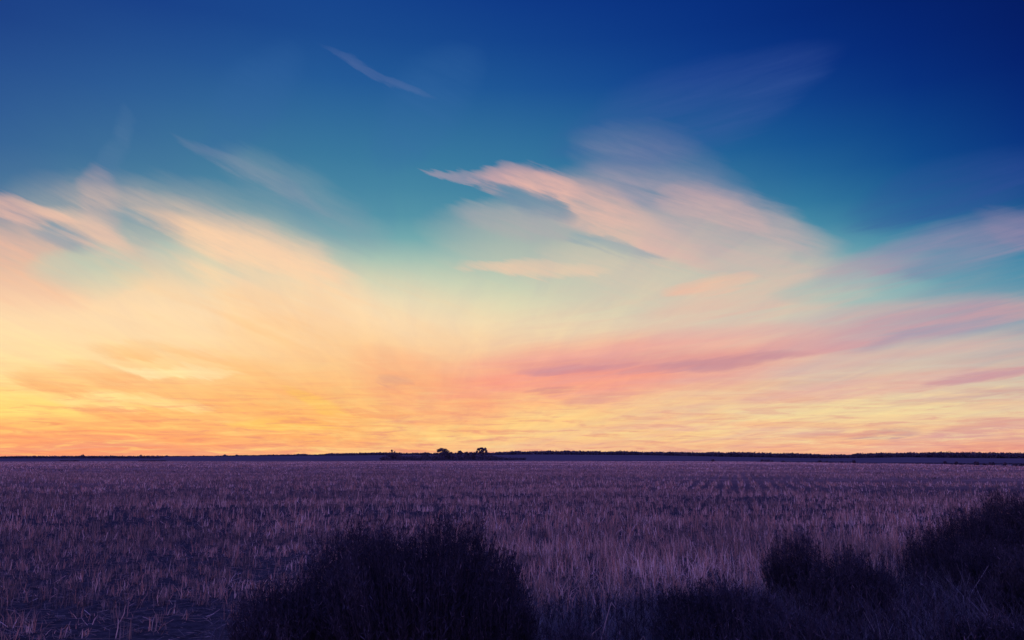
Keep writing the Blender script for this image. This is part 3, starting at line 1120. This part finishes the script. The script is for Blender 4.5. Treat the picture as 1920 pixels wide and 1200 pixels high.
D0 = 420
far_tree(737, D0, 862, 843, 26, 'lone ragged bush like tree left of the skyline grove, with a twig sticking up',
         [(0, .55, .6, .38), (-.5, .42, .5, .3), (.55, .45, .4, .25), (-.2, .88, .12, .1), (.9, .62, .14, .12)], dens_=1.2, trunk=.3)
far_tree(829, D0, 862, 839.5, 30, 'broad domed tree on the skyline with sky showing under its left side',
         [(-.1, .84, .40, .15), (.3, .78, .42, .17), (-.45, .76, .28, .14), (.62, .62, .36, .18), (.85, .48, .28, .16), (0.15, .60, .42, .17), (-.8, .52, .34, .09), (.35, .42, .5, .2), (-.35, .32, .5, .14)], dens_=1.5)
far_tree(862, D0, 862, 844.5, 13, 'small spindly tree at the left end of the skyline grove',
         [(0, .85, .6, .13), (-.6, .7, .4, .1), (.6, .72, .4, .12), (0, .5, .6, .15)])
far_tree(874, D0 + 6, 862, 847.0, 12, 'shorter round topped tree second in the skyline grove',
         [(0, .82, .7, .16), (.6, .72, .4, .12), (-.6, .7, .4, .12), (0, .45, .7, .18)])
far_tree(886, D0 + 3, 862, 847.2, 15, 'low flat topped tree touching the tall see through tree',
         [(-.4, .84, .5, .14), (.5, .8, .5, .15), (0, .6, .5, .2), (0, .4, .8, .15)])
far_tree(903, D0, 862, 838.8, 20, 'tallest tree of the skyline grove with an open spreading crown',
         [(-.55, .85, .4, .12), (0, .9, .45, .1), (.55, .84, .42, .13), (.85, .68, .25, .14), (-.85, .66, .22, .1), (.15, .72, .4, .14), (-.25, .62, .35, .12), (.3, .5, .4, .14), (0, .3, .7, .14)], dens_=1.2)
far_tree(846, D0, 862, 846.8, 7, 'thin sapling between the broad domed tree and the grove', [(0, .85, .7, .1), (.3, .65, .6, .1)], dens_=.7)
far_tree(800, D0, 862, 847.6, 8, 'thin bare topped sapling left of the broad domed tree', [(0, .86, .8, .06), (.3, .6, .6, .1)], dens_=.7)
HZ = [
    (50, 855.4, 10, 'faint low tree dome nearest the left end of the skyline'),
    (118, 854.3, 9, 'small flat tree just left of the pointed skyline tree'),
    (155, 851.9, 11, 'small pointed tree standing alone at the far left of the skyline'),
    (208, 855.0, 8, 'tiny tree dome midway between the two pointed skyline trees at left'),
    (264, 852.4, 8, 'upright little tree second from left among those that break the skyline'),
    (296, 854.2, 9, 'first of a pair of low round trees left of the long tree line'),
    (312, 854.1, 9, 'second of a pair of low round trees left of the long tree line'),
    (363, 854.4, 8, 'small tree at the left tip of the long tree line'),
    (382, 854.2, 6, 'narrow small tree at the left tip of the long tree line'),
    (421, 852.0, 8, 'peaked tree where the long tree line begins'),
    (444, 852.2, 9, 'twin peaked tree where the long tree line thickens'),
    (30, 856.0, 7, 'barely visible bush at the left end of the skyline'),
]
for px, yt, w, lab in HZ:
    far_tree(px, 1150, 857, yt, w, lab, [(0, .55, .55, .45), (-.55, .35, .5, .35), (.5, .38, .5, .35)],
             group='small trees along the left skyline', leaf=0.5, dens_=.8, trunk=.3)

# long line of woodland along the rise, one mass
LX = [-300, 380, 480, 600, 700, 760, 920, 980, 1050, 1200, 1300, 1400, 1500, 1560, 1592, 1602, 1700, 1780, 1920, 2300]
LT = [856.4, 855.6, 853.9, 852.2, 850.2, 851.0, 850.6, 847.3, 846.6, 848.6, 849.8, 850, 851.8, 853.4, 854.4, 851.8, 850.4, 849.2, 851, 850]
wb = Bag()
R = np.random.default_rng(5)
px = -300.0
while px < 2320:
    yt = float(np.interp(px, LX, LT))
    yb = float(np.interp(px, RIDGE_PX, RIDGE_Y))
    for rowk in range(2):
        d = RIDGE_R + R.uniform(-25, 60)
        m = d / FE
        p = px + R.uniform(-1.5, 1.5)
        x0 = (p - 960) / FE * d
        z0 = float(height(x0, d))
        top = CAM_Z + (HOR - yt + (1.0 if px > 600 else .3) + 2.2 * (float(fbm(np.array(px / 14.0), np.array(3.0), 19, 2)) - .5) * min(1, (px - 250) / 500 if px > 250 else 0) + R.normal(0.2, 0.4)) * m
        h = max(top - z0, 0.8)
        w = R.uniform(2.2, 4.2)
        V, F, T = crown(0, h * 0.42, w, h * 0.60, int(60 + 20 * h), 0.7 if h > 2 else .4, R)
        wb.add(V + np.array([x0, d, z0]), F, T)
    px += R.uniform(1.5, 3.2)
o = wb.build('woodland', M_TREE)
tag(o, 'long dark line of woodland along the horizon', 'woodland', kind='stuff')

# dark hedge of scrub at the back of the field, under the grove
hb = Bag()
for (a, b, d, hpx) in ((716, 730, 409, 6), (728, 752, 408, 10), (752, 790, 408, 8), (790, 842, 412, 9), (842, 900, 412, 11.5), (900, 925, 412, 9), (925, 940, 415, 6), (940, 985, 430, 4)):
    px = a
    while px < b:
        m = d / FE
        dd = d + R.uniform(-14, 40)
        x0 = (px - 960) / FE * dd
        z0 = float(height(x0, dd))
        top = CAM_Z + (HOR - (862.5 - hpx + R.normal(0, .9))) * m
        h = max(top - z0, 0.8)
        V, F, T = crown(0, h * 0.45, 1.5, h * 0.58, 120, 0.3, R)
        hb.add(V + np.array([x0, dd, z0]), F, T)
        px += R.uniform(1.5, 3)
o = hb.build('scrub', M_TREE)
tag(o, 'dark tangle of scrub under the grove at the back of the field', 'scrub', kind='stuff')

# thin dark weedy strips along the far field edge
sb = Bag()
for (a, b, yv, hh, den) in ((116, 148, 864.3, .30, 7), (262, 312, 864.3, .28, 6), (1602, 1780, 868.9, .22, 4), (1780, 1925, 869.9, .22, 4), (1470, 1600, 866.3, .2, 3)):
    d = CAM_Z * FE / (yv + 0.4 - HOR)
    nn = int((b - a) * d / FE * den * 8)
    xs = (R.uniform(a, b, nn) - 960) / FE * d
    ys = np.full(nn, d) + R.normal(0, 0.8, nn)
    P = np.stack([xs, ys, height(xs, ys)], -1)
    sb.add(*blades(P, hh * R.uniform(.5, 1.4, nn), np.full(nn, .16), R.uniform(0, 6.28, nn), np.abs(R.normal(0, .5, nn)),
                   R.normal(0, .6, nn), R.random(nn)))
o = sb.build('weed_strips', M_WEED)
tag(o, 'thin dark strips of weeds along the back edge of the field', 'weeds', kind='stuff')

# little dark round bushes standing along the back edge at right
DOTS = [
    (1336.5, 865.6, 5, 3.6, 'leftmost little dark bush on the back edge of the field, far from the others'),
    (1428.5, 866.2, 4.5, 4, 'square little bush just left of the longest one on the field edge'),
    (1438, 866.4, 11, 4.4, 'longest little bush of the close trio on the field edge'),
    (1447.5, 866.4, 3, 2.4, 'tiniest bush at the right end of the close trio'),
    (1468, 866.6, 6, 2.4, 'flat little bush right of the close trio'),
    (1536.5, 867.5, 6, 3.6, 'left and wider bush of the pair left of the tall little bush'),
    (1549.5, 867.8, 4, 2.8, 'right and smaller bush of the pair left of the tall little bush'),
    (1578, 868.2, 4, 2.6, 'single small bush just left of the tall little bush'),
    (1600.5, 868.8, 5, 5, 'tall upright little bush below the dip in the tree line'),
    (1771, 870.4, 5, 5, 'rounded bush standing apart at the left end of the right hand row'),
    (1792, 871.8, 5, 5, 'slanting bush joined to a low one in the right hand row'),
    (1800.5, 871.8, 8, 2.8, 'low stretched bush joined to the slanting one'),
    (1829.5, 872.6, 8, 6, 'tallest bush of the right hand row with gaps beneath it'),
    (1845.5, 872.6, 7, 3.2, 'low flat bush right of the tallest in the right hand row'),
    (1855.5, 871.6, 5, 3.6, 'left one of two touching bushes in the right hand row'),
    (1861, 872.8, 5, 4.6, 'right one of two touching bushes in the right hand row'),
    (1883, 873.4, 5, 5.4, 'upright bush alone between the touching pair and the right edge'),
    (1902, 873.4, 7, 2.8, 'low bush second from the right edge on the field edge'),
    (1915, 873.6, 8, 2.8, 'low bush at the right edge on the field edge'),
]
for i, (px, yb, w, hp, lab) in enumerate(DOTS):
    R2 = np.random.default_rng(700 + i)
    d = CAM_Z * FE / (yb - HOR)
    m = d / FE
    x0 = (px - 960) * m
    cb = Bag()
    h = hp * m * 1.3
    w *= 1.25
    for lx, lz, lr in ((0, .62, .8), (-.55, .42, .5), (.55, .45, .5)):
        cb.add(*crown(lx * w * m / 2, lz * h, lr * w * m / 2, h * .48, 150, 0.09, R2))
    V, F = tube([(0, 0, -0.1), (0.02, 0, h * .5), (0, 0, h * .8)], [.05, .04, .02], 5)
    cb.add(V, F, np.full(len(V), .3))
    o = cb.build('small_bush', M_SHRUB)
    o.location = (x0, d, float(height(x0, d)))
    tag(o, lab, 'bush', 'little dark bushes along the back edge of the field')

print('blades', cnt)
